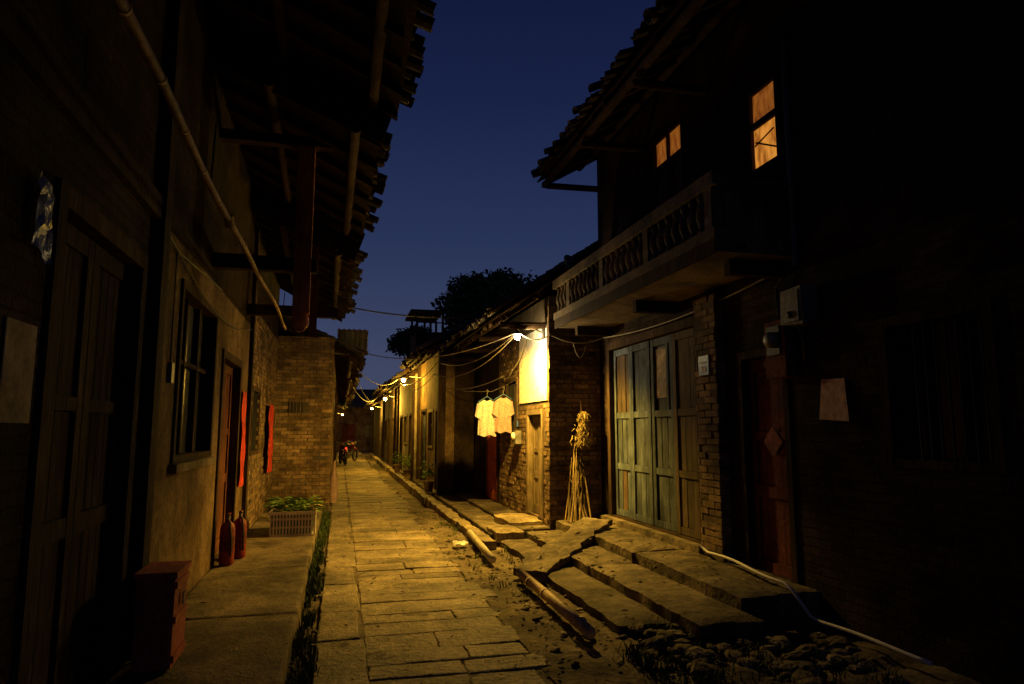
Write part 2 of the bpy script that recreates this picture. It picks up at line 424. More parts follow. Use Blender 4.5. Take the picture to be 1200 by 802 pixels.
mb=MB(); y=-1
while y<14:
    l=R(1.7,2.6); l=min(l,14-y) if 14-y-l>.4 else 14-y
    mb.slab(-1.25,-.28,y+.004,y+l-.004,-.1,.15,'conc',ch=.022,j=.010,jz=.004); y+=l
mb.obj('raised_pavement')
mb=MB(); y=14.05
while y<45:
    l=R(.7,1.2); mb.slab(-.2,-.125,y,y+l-.01,-.1,.08,'step'); y+=l
mb.obj('kerb')
mb=MB(); y=9.0
while y<45:
    l=R(.6,1.3)
    mb.rslab(1.84+R(-.02,.02),2.03,y,y+l-.015,-.1,.12+R(-.01,.01),'stone',amp=.02,rnd=.02,edge=.03,st=.09); y+=l
mb.obj('kerb')
mb=MB(); y=9.6
while y<45:
    l=R(.8,1.3)
    for a,b in ((2.10,2.52),(2.53,2.97)):
        if y>15 and a>2.4: continue
        mb.slab(a,b,y,y+l-.012,-.1,.13+R(-.01,.01)+(.05 if a>2.4 else 0),'step',j=.012,ch=.02)
    y+=l
mb.obj('stone_platform')
mb=MB()
for (a,b,z,ya,yb) in ((2.12,2.56,.08,5.1,9.3),(2.52,3.08,.18,4.65,9.45),(3.04,3.80,.29,4.9,9.55)):
    y=ya
    while y<yb-.2:
        l=R(1.4,2.3)
        if yb-y-l<.6: l=yb-y
        o=R(-.04,.04)
        mb.rslab(a+o,b,y+.006,y+l-.008,-.1+z*.2,z+R(-.008,.008),'step',amp=.014,rnd=.018,edge=.035,st=.06); y+=l
mb.obj('stone_steps')
mb=MB()
mb.rslab(2.42,2.93,9.85,10.85,.1,.26,'stone',edge=.04); mb.rslab(2.1,2.5,9.25,10.0,.05,.2,'stone',edge=.05)
mb.obj('door_step')
def ramp():
    mb=MB(); nx,ny=26,9; top=[];bot=[]
    A=Vector((1.95,7.05,.07)); B=Vector((3.35,8.75,.35)); d=(B-A); side=Vector((-.30,.28,0))
    for i in range(nx+1):
        for j in range(ny+1):
            e=.05*noise.noise((i*.5,j*.8,2)) ; p=A+d*(i/nx)+side*((j/ny)-.5)*.95*(1+.3*noise.noise((i*.25,0,7)))
            p+=Vector((e,-e,.020*noise.noise((i*.4,j*.5,9))+.008*noise.noise((i*1.5,j*1.6,9))))
            top.append(p+Vector((0,0,.045)));bot.append(p-Vector((0,0,.03)))
    n=len(top);fs=[]
    for i in range(nx):
        for j in range(ny):
            a=i*(ny+1)+j; fs.append((a,a+ny+1,a+ny+2,a+1))
    mb.add(top,fs,'step',.8,True); fs=[]
    for i in range(nx):
        for j in (0,ny):
            a=i*(ny+1)+j;b=a+ny+1; fs.append((a,b,b+n,a+n))
    for j in range(ny):
        for i in (0,nx):
            a=i*(ny+1)+j; fs.append((a,a+1,a+1+n,a+n))
    mb.add(top+bot,fs,'step',.8); mb.obj('stone_ramp')
ramp()
def grass(name,pts,h,m='grass',w=.006,lean=.5):
    mb=MB()
    for (x,y,z) in pts:
        hh=h*R(.4,1.2); a=R(0,6.28); l=R(.1,lean)*hh; dx,dy=math.cos(a)*l,math.sin(a)*l
        px,py=-math.sin(a)*w,math.cos(a)*w
        mb.add([(x-px,y-py,z),(x+px,y+py,z),(x+px*.8+dx*.4,y+py*.8+dy*.4,z+hh*.6),(x-px*.8+dx*.4,y-py*.8+dy*.4,z+hh*.6),(x+dx,y+dy,z+hh*.9)],[(0,1,2,3),(3,2,4)],m,R(0,1))
    mb.obj(name)
pts=[]
for c in range(170):
    cx,cy=random.triangular(-.27,-.12,-.25),R(3,13.5)
    for k in range(int(R(6,26))): pts.append((cx+random.gauss(0,.02),cy+random.gauss(0,.05),-.02))
grass('grass',pts,.11)
pts=[]
for c in range(170):
    cx,cy=R(1.9,3.3),R(3.0,5.2)
    if cx<2.3 and cy>4.7: continue
    for k in range(int(R(8,30))): pts.append((cx+random.gauss(0,.04),cy+random.gauss(0,.04),.0))
for c in range(26):
    cx,cy=R(1.5,2.15),R(6,12)
    for k in range(int(R(5,12))): pts.append((cx+random.gauss(0,.03),cy+random.gauss(0,.03),-.02))
grass('weeds',pts,.11,w=.006,lean=1.0)

# ------------------------------------------------------------------ RIGHT two-storey house
H=empty('two_storey_house')
XW=3.76
door=(6.62,9.28,.3,2.80); nd=(5.15,5.92,.22,2.3); win=(3.2,4.1,1.3,2.35)
mb=MB()
wall_x(mb,XW,XW+.24,-2,9.6,-.1,3.1,[door,nd,win],'brickb')
uw1=(5.10,5.56,3.98,4.80); uw2=(6.86,7.62,4.3,5.18)
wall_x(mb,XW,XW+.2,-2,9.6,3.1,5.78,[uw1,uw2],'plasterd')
mb.box(XW+.24,9.0,9.40,9.6,-.1,5.9,'plasterd'); mb.box(XW+.24,9.0,-2,-1.8,-.1,5.9,'plasterd')
mb.box(8.8,9.0,-1.8,9.4,-.1,5.9,'plasterd')
mb.box(XW+.24,8.8,-1.8,9.4,3.0,3.1,'plasterd')
mb.obj('walls',H)
mb=MB()
mb.box(XW-.1,XW-.002,6.16,6.55,.28,2.95,'mortar'); bricks_x(mb,XW-.1,-1,6.15,6.56,.29,2.95)
bricks_y(mb,6.16,-1,XW-.1,XW,.29,2.95)
mb.obj('brick_pillar',H)
mb=MB()
frame(mb,XW,-1,door[0],door[1],.3,2.80,'wood',t=.1,proud=.03,deep=.2)
w=(door[1]-door[0]-.2)/4; a=door[0]+.1
for l in range(4):
    m='doorg' if l else 'doorb'; y0=a+l*w+.008;y1=y0+w-.016; x=XW+.04+(0,.012,.004,.018)[l]; v=(.5,.15,.5,.75)[l]
    mb.box(x+.02,x+.04,y0,y1,.39,2.69,m,v*.4)
    for q0,q1 in ((y0,y0+.075),(y1-.075,y1)): mb.box(x-.022,x+.02,q0,q1,.39,2.69,m,v,j=.002)
    for z0,z1 in ((.39,.47),(1.02,1.10),(1.72,1.80),(2.60,2.69)): mb.box(x-.018,x+.02,y0+.075,y1-.075,z0,z1,m,v+.1,j=.002)
    if l==1:
        mb.box(x+.008,x+.014,y0+.2,y1-.09,1.95,2.56,'paper',.9)  # pale panel paints the lit reflection of the upper glass pane
        mb.box(x-.01,x+.018,y0+.15,y0+.2,1.80,2.60,m,v)
    for z0,z1 in ((.47,1.02),(1.10,1.72),(1.80,2.60)):
        k=3
        for i in range(k):
            c=y0+.08+(w-.176)*i/k; 
            if l==1 and z0>1.5: continue
            mm=m if random.random()<.7 else 'doorb'
            mb.box(x+R(-.004,.008),x+.019,c+.005,c+(w-.176)/k-.004,z0+.004,z1-.004,mm,v+R(-.5,.35),j=.002)
mb.box(XW-.14,XW+.1,door[0]-.05,door[1]+.08,.285,.36,'step',.8,j=.008)
mb.obj('folding_doors',H)
mb=MB()
frame(mb,XW,-1,*nd,'wood',t=.07); plank_door(mb,XW+.08,-1,nd[0]+.07,nd[1]-.07,nd[2],nd[3]-.07,'redbox',1)
T=Matrix.Translation((XW+.052,5.5,1.45))@Euler((math.radians(45),0,0)).to_matrix().to_4x4()
mb.box(-.002,.002,-.10,.10,-.10,.10,'red',T=T)
mb.obj('side_door',H)
mb=MB(); window(mb,XW,-1,*win,m='wood',cols=3,rows=1,bars=9); mb.obj('ground_window',H)
mb=MB()
for o in (uw1,uw2):
    frame(mb,XW,-1,*o,'wood',t=.04,proud=.015,deep=.03)
    zc=o[2]+(o[3]-o[2])*.56
    mb.box(XW-.012,XW+.02,o[0]+.04,o[1]-.04,zc-.03,zc+.03,'wood')
    yc=(o[0]+o[1])/2
    if o is uw1:
        mb.box(XW+.022,XW+.028,o[0]+.03,o[1]-.03,zc,o[3]-.03,'glowb'); mb.box(XW+.022,XW+.028,o[0]+.03,o[1]-.03,o[2]+.03,zc-.002,'glowa')
        T=Matrix.Translation((XW+.012,yc,o[2]+.22))@Euler((math.radians(28),0,0)).to_matrix().to_4x4(); mb.box(-.004,.004,-.17,.17,-.008,.008,'wood',T=T)
        T=Matrix.Translation((XW+.012,yc+.02,o[2]+.30))@Euler((math.radians(-12),0,0)).to_matrix().to_4x4(); mb.box(-.004,.004,-.15,.15,-.006,.006,'wood',T=T)
    else:
        mb.box(XW-.01,XW+.02,yc-.025,yc+.025,o[2]+.04,o[3]-.04,'wood')
        mb.box(XW+.022,XW+.028,o[0]+.03,o[1]-.03,zc,o[3]-.03,'glowb'); mb.box(XW+.015,XW+.028,o[0]+.03,o[1]-.03,o[2]+.03,zc-.002,'wood')
mb.obj('upper_windows',H)
def plight(name,loc,p,col,rad=.04,parent=None):
    l=bpy.data.lights.new(name,'POINT'); l.energy=p; l.color=col; l.shadow_soft_size=rad
    o=bpy.data.objects.new(name,l); o.location=loc; scene.collection.objects.link(o)
    if parent:o.parent=parent
    return o
mb=MB()
y0,y1=4.95,9.35; xo=2.98
mb.box(xo,XW-.002,y0,y1,3.03,3.14,'conc',.9); 
mb.box(xo-.02,xo+.10,y0-.02,y1+.02,3.143,3.24,'conc',.2); mb.box(xo-.03,xo+.11,y0-.03,y1+.03,3.60,3.72,'conc',.2)
mb.box(xo-.012,xo-.001,y0,y1,3.01,3.142,'wood',.3)
y=y0+.1;i=0
while y<y1-.1:
    if i%8==0:
        mb.box(xo-.005,xo+.095,y-.06,y+.06,3.24,3.60,'conc',.2)
    else:
        mb.lathe(xo+.04,y,[(.045,3.24),(.05,3.27),(.034,3.30),(.062,3.38),(.062,3.44),(.036,3.53),(.05,3.57),(.045,3.60)],'conc',8,.2)
    y+=.155;i+=1
for yy in (y0+.05,y1-.05):
    mb.box(xo+.1,XW-.003,yy-.045,yy+.045,3.143,3.70,'conc',.2)
for yb in (y0+.25,y0+2.2,y1-.2):
    mb.box(xo+.25,XW-.003,yb-.05,yb+.05,2.90,3.028,'wood',.4,j=.003)
mb.obj('balcony',H)
mb=MB()
for yy in (9.45,7.9,6.3,4.6,2.9): mb.tube([(XW+.1,yy,5.22),(2.9,yy,5.20)],.05,'woodh',8)
mb.tube([(2.95,-2,5.30),(2.95,9.75,5.32)],.05,'woodh',8)
mb.obj('eave_beams',H)
roof(H,-2,9.85,2.80,5.42,6.4,7.5)
D=MB(); T=Matrix.Translation((3.15,9.2,3.92))@Euler((math.radians(65),0,math.radians(30))).to_matrix().to_4x4()
D.lathe(0,0,[(.02,0),(.08,.008),(.13,.03),(.16,.06)],'metal',20,.3,T); D.tube([(3.15,9.2,3.7),(3.15,9.2,3.94)],.015,'metal'); D.tube([(3.15,9.2,3.87),(3.02,9.0,3.98)],.008,'metal')
D.obj('satellite_dish')
D=MB()
D.box(XW-.17,XW-.005,4.72,4.98,2.42,2.72,'metal',.9,j=.012); D.box(XW-.185,XW-.172,4.74,4.96,2.44,2.70,'metal',.8); D.lathe(0,0,[(.03,0),(.03,.02)],'black',10,T=Matrix.Translation((XW-.18,4.85,2.5))@Euler((0,math.radians(-90),0)).to_matrix().to_4x4())
D.tube([(XW-.1,4.85,2.42),(XW-.1,4.8,2.25),(XW-.03,4.9,2.1)],.012,'cable')
D.obj('electrical_junction_box')
D=MB()
D.box(XW-.12,XW-.005,5.02,5.3,2.0,2.5,'redbox',.9,j=.003); D.box(XW-.14,XW-.122,5.07,5.25,2.2,2.45,'glass'); D.lathe(0,0,[(.07,0),(.07,.04),(.05,.06)],'metal',14,T=Matrix.Translation((XW-.14,5.16,2.33))@Euler((0,math.radians(-90),0)).to_matrix().to_4x4())
D.tube([(XW-.06,5.16,2.5),(XW-.05,5.2,2.8),(XW-.03,5.0,2.95)],.012,'cable')
D.obj('electricity_meter')
D=MB(); D.add([(XW-.012,4.78,1.64),(XW-.05,4.40,1.62),(XW-.03,4.45,1.95),(XW-.010,4.73,1.96)],[(0,1,2,3)],'notice'); D.obj('paper_notice')
D=MB(); D.box(XW-.130,XW-.122,6.26,6.46,2.12,2.32,'blue'); D.box(XW-.133,XW-.1305,6.30,6.42,2.24,2.258,'white'); D.box(XW-.133,XW-.1305,6.31,6.34,2.15,2.21,'white'); D.box(XW-.133,XW-.1305,6.37,6.40,2.15,2.21,'white'); D.obj('house_number_plate')
D=MB(); p=[(3.66,6.62,.37)]
for i in range(31):
    t=i/30; yy=6.35-2.7*t
    zz=.345 if yy>4.95 else max(.13,.345-(4.95-yy)*.9)
    p.append((3.60-.08*math.sin(t*3)+.03*math.sin(t*11),yy,zz+.008*math.sin(t*9)))
D.tube(p,.014,'hose',8); D.obj('water_hose')
D=MB(); D.tube([(XW-.03,4.95,2.95),(XW-.03,4.95,5.2)],.025,'metal'); D.obj('drain_pipe')

# ------------------------------------------------------------------ RIGHT lamp house
H=empty('brick_cottage'); X=2.96
d1=(9.86,10.78,.26,1.88); w1=(11.45,12.3,1.5,2.48); d2=(13.0,14.0,.2,2.1)
mb=MB(); wall_x(mb,X,X+.24,9.6,15.3,-.1,3.55,[d1,w1,d2],'mortar')
mb.box(X+.24,XW-.003,9.603,9.8,-.1,3.4,'mortar'); mb.box(X+.24,7,15.1,15.3,-.1,3.6,'plasterd')
mb.box(6.8,7,9.8,15.1,-.1,3.6,'plasterd')
mb.obj('walls',H)
mb=MB()
bricks_x(mb,X,-1,9.59,12.8,.14,1.98,[d1,w1]); bricks_x(mb,X,-1,11.3,12.8,1.98,3.1,[w1])
bricks_x(mb,X,-1,9.59,9.66,1.98,3.3)
bricks_y(mb,9.6,-1,X-.01,XW-.01,.28,3.4)
mb.obj('brickwork',H)
mb=MB(); mb.box(X-.018,X-.002,9.67,11.28,2.0,3.12,'white',j=.002)
wall_x(mb,X-.016,X-.002,12.82,15.28,.14,3.2,[d2],'plasterd')
mb.obj('plaster',H)
mb=MB()
frame(mb,X,-1,*d1,'doory',t=.08,proud=.035,sill=False); plank_door(mb,X+.07,-1,d1[0]+.08,d1[1]-.08,d1[2],d1[3]-.08,'doory',2)
mb.obj('wooden_door',H)
mb=MB(); window(mb,X,-1,*w1,m='doorb',cols=2,rows=1,bars=7)
frame(mb,X,-1,*d2,'redbox',t=.07,sill=False); plank_door(mb,X+.02,-1,d2[0]+.07,d2[1]-.07,d2[2],d2[3]-.07,'redbin',2)
mb.obj('window_and_door',H)
mb=MB()
for yy in (9.72,11.3,13.0,14.9): mb.tube([(X+.2,yy,3.12),(2.25,yy,3.10)],.05,'woodh',8)
mb.obj('eave_brackets',H)
roof(H,9.7,15.35,2.17,3.28,5.0,5.15,raft=.38)
L=empty('street_lamp'); lx,ly,lz=2.50,9.70,2.90
mb=MB()
mb.tube([(X-.03,9.76,lz+.10),(2.75,9.74,lz+.17),(lx+.02,ly,lz+.14)],.014,'metal'); mb.box(X-.05,X-.02,9.72,9.82,lz+.02,lz+.18,'metal')
mb.lathe(lx,ly,[(.025,lz+.15),(.03,lz+.10),(.045,lz+.085),(.085,lz+.065),(.088,lz+.06),(.04,lz+.075),(.02,lz+.09)],'metal',16)
mb.obj('bracket_and_shade',L)
mb=MB(); mb.lathe(lx,ly,[(.014,lz+.09),(.034,lz+.055),(.048,lz+.025),(.038,lz-.002),(.008,lz-.015)],'bulb',12); mb.obj('bulb',L)
LC=(1,.56,.055)
plight('lamp_glow',(lx,ly,lz-.07),46,(1,.70,.28),.045,L)
sl=bpy.data.lights.new('lamp_light','SPOT'); sl.energy=800; sl.color=LC; sl.shadow_soft_size=.05; sl.spot_size=math.radians(170); sl.spot_blend=.45
so=bpy.data.objects.new('lamp_light',sl); so.location=(lx,ly,lz-.08); so.rotation_euler=Vector((-.04,.22,-.96)).to_track_quat('-Z','Y').to_euler(); scene.collection.objects.link(so); so.parent=L
mb=MB(); mb.tube([(2.9,11.1,2.42),(2.6,11.9,2.24),(2.35,13,2.3),(2.3,15.2,2.5)],.005,'cablel',6); mb.obj('clothes_line')
def shirt(name,x,y,zt,m,w=.34,h=.66,rot=0):
    P=empty(name); T=Matrix.Translation((x,y,zt))@Euler((0,0,rot)).to_matrix().to_4x4()
    mb=MB()
    def sheet(f,nu,nv):
        for s in (1,-1):
            vs=[];fs=[]
            for j in range(nv+1):
                for i in range(nu+1):
                    u=i/nu*2-1;v=j/nv; px,pz,th=f(u,v); 
                    vs.append((px,s*th+(.022*math.sin(u*8+v*2+.8)+.01*math.sin(u*17-v*3))*v,pz))
            for j in range(nv):
                for i in range(nu):
                    a=j*(nu+1)+i; q=(a,a+1,a+nu+2,a+nu+1); fs.append(q if s>0 else q[::-1])
            mb.add(vs,fs,m,.5,True,T)
    def torso(u,v):
        sh=w/2*(1.0-.08*min(1,v*4)*(1-v)+.04*v)
        top=-.09*abs(u)-(.05*math.cos(u/.3*math.pi/2) if abs(u)<.3 else 0)
        return u*sh, top*(1-v)-h*v+.014*math.sin(u*5)*v, .035*math.sqrt(max(0,1-u*u))+.003
    sheet(torso,18,14)
    for sg in (-1,1):
        def sl(u,v,sg=sg):
            c=Vector((sg*(w/2-.035),0,-.13)); d=Vector((sg*.04,0,-.22)); a=Vector((sg*.05,0,.035))
            p=c+d*v+a*u*(1.0-.1*v)*1.1
            return p.x,p.z,.03*math.sqrt(max(0,1-u*u))+.003
        sheet(sl,6,6)
    mb.obj('garment',P)
    mb=MB(); pp=[T@Vector(p) for p in ((-.16,0,-.07),(0,0,.03),(.16,0,-.07))]; mb.tube(pp,.006,'blueplastic',6)
    mb.tube([T@Vector(p) for p in ((0,0,.03),(0,0,.09),(.025,0,.12),(0,0,.15),(-.02,0,.13))],.004,'metal',6); mb.obj('hanger',P)
shirt('hanging_tshirt',2.50,11.85,2.12,'cloth',rot=math.radians(-12),w=.31)
shirt('hanging_jacket',2.76,11.7,2.16,'cloth2',rot=math.radians(-16),h=.64,w=.28)
D=MB(); D.box(X-.12,X-.02,11.15,11.33,1.33,1.55,'metal',.9); D.lathe(0,0,[(.06,0),(.06,.03),(.04,.05)],'white',14,T=Matrix.Translation((X-.12,11.24,1.46))@Euler((0,math.radians(-90),0)).to_matrix().to_4x4()); D.obj('electricity_meter')
D=MB(); D.box(X-.03,X-.02,11.36,11.44,1.62,1.72,'blue'); D.obj('house_number_plate')
D=MB()
for i in range(480):
    a=R(0,6.28);r=abs(random.gauss(0,.06)); z=R(0,1)
    x=3.42+math.cos(a)*r*(1.5-z*.9); y=9.50-abs(math.sin(a)*r*.6); zz=1.36+z*.48
    dx,dz=R(-.07,.07),R(-.11,-.03)
    D.add([(x,y,zz),(x+.014,y-.005,zz),(x+dx+.008,y-.02+R(-.03,0),zz+dz)],[(0,1,2)],'straw',R(0,1))
D.tube([(3.42,9.54,2.0),(3.42,9.49,1.75),(3.42,9.48,1.5)],.012,'straw'); D.obj('dried_herb_bundle')
D=MB()
for i in range(55):
    bx=3.08+R(0,.34); by=9.2+R(-.10,.18)
    tx=3.34+R(-.10,.12); 
    D.tube([(bx,by,.30),((bx+tx)/2+R(-.03,.03),(by+9.5)/2+R(-.02,.02),.65),(tx,9.52,R(.75,1.12) if i%6 else R(1.1,1.3))],[R(.008,.013),.008,.004],'stalk',5,R(0,1))
D.obj('bundle_of_stalks')
D=MB(); D.tube([(1.84,7.05,.10),(1.83,6.0,.095),(1.80,4.88,.10)],.045,'bamboog',12,.8)
for yy in (6.6,6.1,5.6,5.15): D.tube([(1.826,yy-.008,.097),(1.826,yy+.008,.097)],.048,'bamboog',12,.3)
D.obj('bamboo_pole')
D=MB(); D.tube([(1.84,9.9,.10),(1.80,9.0,.09),(1.74,7.9,.085)],.045,'pvc',12); D.obj('drain_pipe')
D=MB()
vs=[];fs=[]
for j in range(7):
    for i in range(7): vs.append((1.52+i*.03+R(-.01,.01),9.2+j*.035+R(-.01,.01),.03+R(0,.06)))
for j in range(6):
    for i in range(6): a=j*7+i; fs.append((a,a+1,a+8,a+7))
D.add(vs,fs,'white'); D.obj('crumpled_plastic_bag')

# ------------------------------------------------------------------ LEFT long house
H=empty('long_plaster_house'); X=-1.25
dn=(3.30,4.72,.16,2.66); w1=(5.74,7.34,1.30,2.74); d3=(7.78,9.2,.16,2.42); w3=(10.4,11.4,1.2,2.2)
mb=MB()
wall_x(mb,X-.24,X,-2,5.1,-.1,5.5,[dn],'brickb'); 
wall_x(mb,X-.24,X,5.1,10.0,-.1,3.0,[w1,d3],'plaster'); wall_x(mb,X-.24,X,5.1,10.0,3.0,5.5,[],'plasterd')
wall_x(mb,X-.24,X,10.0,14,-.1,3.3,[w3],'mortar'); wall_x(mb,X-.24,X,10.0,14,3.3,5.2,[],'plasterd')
mb.box(-6,X-.24,13.8,14,-.1,5.2,'plasterd'); mb.box(-6,X-.24,-2,-1.8,-.1,5.2,'plasterd'); mb.box(-6,-5.8,-1.8,13.8,-.1,5.2,'plasterd')
for ya,(xa,za),(xb,zb) in ((6.28,(.40,4.58),(.30,4.25)),(9.38,(.25,4.25),(.12,3.85))):
    mb.add([(xa,ya,za),(xb,ya,zb),(-4.5,ya,6.1),(-4.5,ya,6.95),(xa,ya+.03,za),(xb,ya+.03,zb),(-4.5,ya+.03,6.1),(-4.5,ya+.03,6.95)],MB.BF,'woodh',.3)
mb.obj('walls',H)
mb=MB(); bricks_x(mb,X,1,10.06,14,.15,3.3,[w3]); mb.obj('brickwork',H)
mb=MB()
mb.box(X,X+.07,4.86,5.02,.15,4.9,'wood',.2,j=.003)
mb.box(X,X+.05,9.92,10.05,.15,4.4,'wood',.4,j=.003)
mb.box(X,X+.05,-2,4.85,2.95,3.1,'wood',.3,j=.004)
mb.obj('timber_posts',H)
mb=MB()
frame(mb,X,1,*dn,'wood',t=.1,sill=False); plank_door(mb,X-.08,1,dn[0]+.1,dn[1]-.1,.16,dn[3]-.1,'wood',2); mb.obj('wooden_door',H)
mb=MB()
frame(mb,X,1,*d3,'wood',t=.09,sill=False); plank_door(mb,X-.1,1,d3[0]+.09,d3[1]-.09,.16,d3[3]-.09,'woodr',2); mb.obj('entrance_door',H)
mb=MB(); window(mb,X,1,*w1,m='wood',cols=3,rows=2); mb.box(X-.1,X+.06,w1[0]-.05,w1[1]+.05,w1[2]-.07,w1[2]-.003,'conc'); window(mb,X,1,*w3,m='wood',cols=2,rows=1,bars=8); mb.obj('windows',H)
mb=MB()
mb.box(-.50,-.34,6.93,7.09,2.70,4.42,'woodp',.6,j=.006)
mb.box(X,-.28,6.95,7.07,3.12,3.26,'woodh',.5,j=.004); mb.box(X,.2,6.95,7.07,4.43,4.53,'woodh',.5)
mb.lathe(-.42,7.01,[(.03,2.52),(.075,2.58),(.085,2.64),(.06,2.70)],'woodp',12)
mb.box(X,-.1,9.5,9.62,3.08,3.22,'woodh',.5,j=.004)
mb.box(-.46,-.36,9.5,9.62,2.8,4.2,'woodr',.5,j=.006)
mb.obj('eave_posts_and_beams',H)
roof(H,-2,6.3,.50,4.60,-4.5,6.9,name='near_roof')
roof(H,6.3,9.4,.34,4.34,-4.5,6.6,name='middle_roof',xe2=.28,ze2=4.25)
roof(H,9.4,14.2,.18,3.95,-4.5,6.2,name='far_roof',xe2=.08,ze2=3.85)
H=empty('brick_house')
mb=MB(); mb.box(-1.25,-.18,14.02,14.26,-.1,3.4,'mortar'); wall_x(mb,-.42,-.18,14.26,19,-.1,3.4,[(15,16,.1,2.1),(17,18,1.2,2.1)],'mortar')
mb.box(-5,-1.25,14.02,14.2,-.1,3.3,'plasterd')
mb.obj('walls',H)
mb=MB(); bricks_y(mb,14.02,-1,-1.24,-.17,.15,3.4,[(-.98,-.72,1.9,2.1)]); bricks_x(mb,-.18,1,14.02,19,.1,3.4,[(15,16,.1,2.1),(17,18,1.2,2.1)])
mb.box(-.98,-.72,13.985,14.015,1.9,2.1,'black'); 
for i in range(4): mb.box(-.975+i*.066,-.965+i*.066,13.97,13.985,1.9,2.1,'brick')
mb.obj('brickwork',H)
mb=MB(); plank_door(mb,-.24,1,15,16,.1,2.1,'doory',2); window(mb,-.18,1,17,18,1.2,2.1); mb.obj('door_and_window',H)
roof(H,14.3,19.2,.42,3.05,-3.8,4.9,w=.22)
D=MB(); vs=[];fs=[]
n=24
for i in range(n+1):
    x=-.12+.62*i/n
    for k,(yy,zz) in enumerate(((14.3,3.62),(14.75,3.18))): vs.append((x,yy+.0,zz+.012*math.sin(i*1.57)))
for i in range(n): fs.append((2*i,2*i+2,2*i+3,2*i+1))
D.add(vs,fs,'metal',.3); D.tube([(-.15,14.72,3.15),(.52,14.72,3.15)],.015,'metal'); D.tube([(-.18,14.1,3.1),(.4,14.75,3.14)],.014,'metal'); D.obj('tin_awning')
D=MB(); p=[(-.80+.012*math.sin(i*1.1),2.0+8.2*i/16,3.02+.02*math.sin(i*.7)) for i in range(17)]
D.tube(p,[.023-.0003*i for i in range(17)],'bamboo',10,.6)
for i in range(1,16): D.tube([Vector(p[i])-Vector((0,.008,0)),Vector(p[i])+Vector((0,.008,0))],.0255-.0003*i,'bamboo',10,.3)
D.tube([(-.8,4.93,3.03),(-.795,4.97,2.96)],.035,'straw',8); 
for yy in (4.26,9.55): D.tube([(-.8,yy,3.04),(-.79,yy,3.4)],.006,'cable',6)
D.obj('bamboo_pole')
D=MB()
def strip(y0,y1,z0,z1):
    n=14;k=6;vs=[];fs=[]
    for i in range(n+1):
        for q in range(k+1):
            z=z0+(z1-z0)*i/n; t=q/k
            o=.03+.022*math.sin(t*7+i*.25)*(1-i/n)+.008*math.sin(t*15+i)
            vs.append((X+o,y0+(y1-y0)*t*(1-.12*(1-i/n)),z+(.02*math.sin(t*6) if i==0 else 0)))
    for i in range(n):
        for q in range(k): a=i*(k+1)+q; fs.append((a,a+1,a+k+2,a+k+1))
    D.add(vs,fs,'redpaper',.5,True)
strip(9.30,9.66,.85,2.05); D.obj('red_cloth_banner')
D=MB(); X=-1.20; strip(12.2,13.0,.85,2.0); D.obj('red_cloth_banner'); X=-1.25
D=MB(); D.box(X+.003,X+.008,2.95,3.22,1.58,1.98,'paper'); D.obj('wall_poster')
D=MB(); vs=[];fs=[]
for j in range(8):
    for i in range(6): vs.append((X+.02+R(0,.02),3.06+i*.034+R(-.005,.005),2.30+j*.044+R(-.006,.006)-.012*i))
for j in range(7):
    for i in range(5): a=j*6+i; fs.append((a,a+1,a+7,a+6))
D.add(vs,fs,'plastic'); D.obj('plastic_wrapped_notice')
D=MB(); D.box(X+.002,X+.03,5.48,5.56,1.9,2.05,'metal',.8); D.tube([(X+.01,5.5,2.05),(X+.01,5.5,2.9),(X+.01,7.5,3.0)],.006,'cable',6); D.obj('wall_switch_box')
D=MB(); p=[(X+.02,5.1+i*.35,2.95-.25*math.sin(math.pi*i/14)+.0*i) for i in range(15)]; D.tube(p,.007,'cable',6); D.obj('wall_cable')
D=MB(); 
x0,x1,ya,yb=-1.13,-.92,4.55,4.90
D.box(x0,x1,ya,yb,.17,.68,'redbin',.4,j=.002); D.box(x0-.012,x1+.015,ya-.02,yb+.02,.682,.72,'redbin',.6,j=.002)
for z in (.2,.42,.62): D.box(x1,x1+.012,ya+.01,yb-.01,z,z+.04,'redbin',.3)
for x in (x0+.01,x1-.04): D.box(x,x+.03,ya-.015,ya,.17,.68,'redbin',.3)
D.box(x1+.013,x1+.022,4.70,4.75,.5,.57,'metal')
D.obj('red_wooden_box')
def ext(x,y,s=1):
    D=MB(); z=.155
    D.lathe(x,y,[(.06*s,z),(.078*s,z+.015),(.08*s,z+.05),(.08*s,z+.38*s),(.07*s,z+.43*s),(.04*s,z+.46*s),(.022*s,z+.475*s),(.022*s,z+.50*s)],'red',18)
    D.lathe(x,y,[(.0805*s,z+.15),(.0812*s,z+.16),(.0812*s,z+.30*s),(.0805*s,z+.31*s)],'redbox',18)
    D.box(x-.012,x+.012,y-.03,y+.10,z+.50*s,z+.515*s,'metal'); D.box(x-.012,x+.012,y-.03,y+.11,z+.535*s,z+.55*s,'red'); D.box(x-.015,x+.015,y-.03,y+.0,z+.50*s,z+.55*s,'metal')
    D.tube([(x,y-.03,z+.50*s),(x+.03,y-.09,z+.47*s),(x+.05,y-.10,z+.3*s),(x+.05,y-.085,z+.1*s)],.01,'black')
    D.obj('fire_extinguisher')
ext(-1.12,7.9,.95); ext(-1.05,8.3,.92)
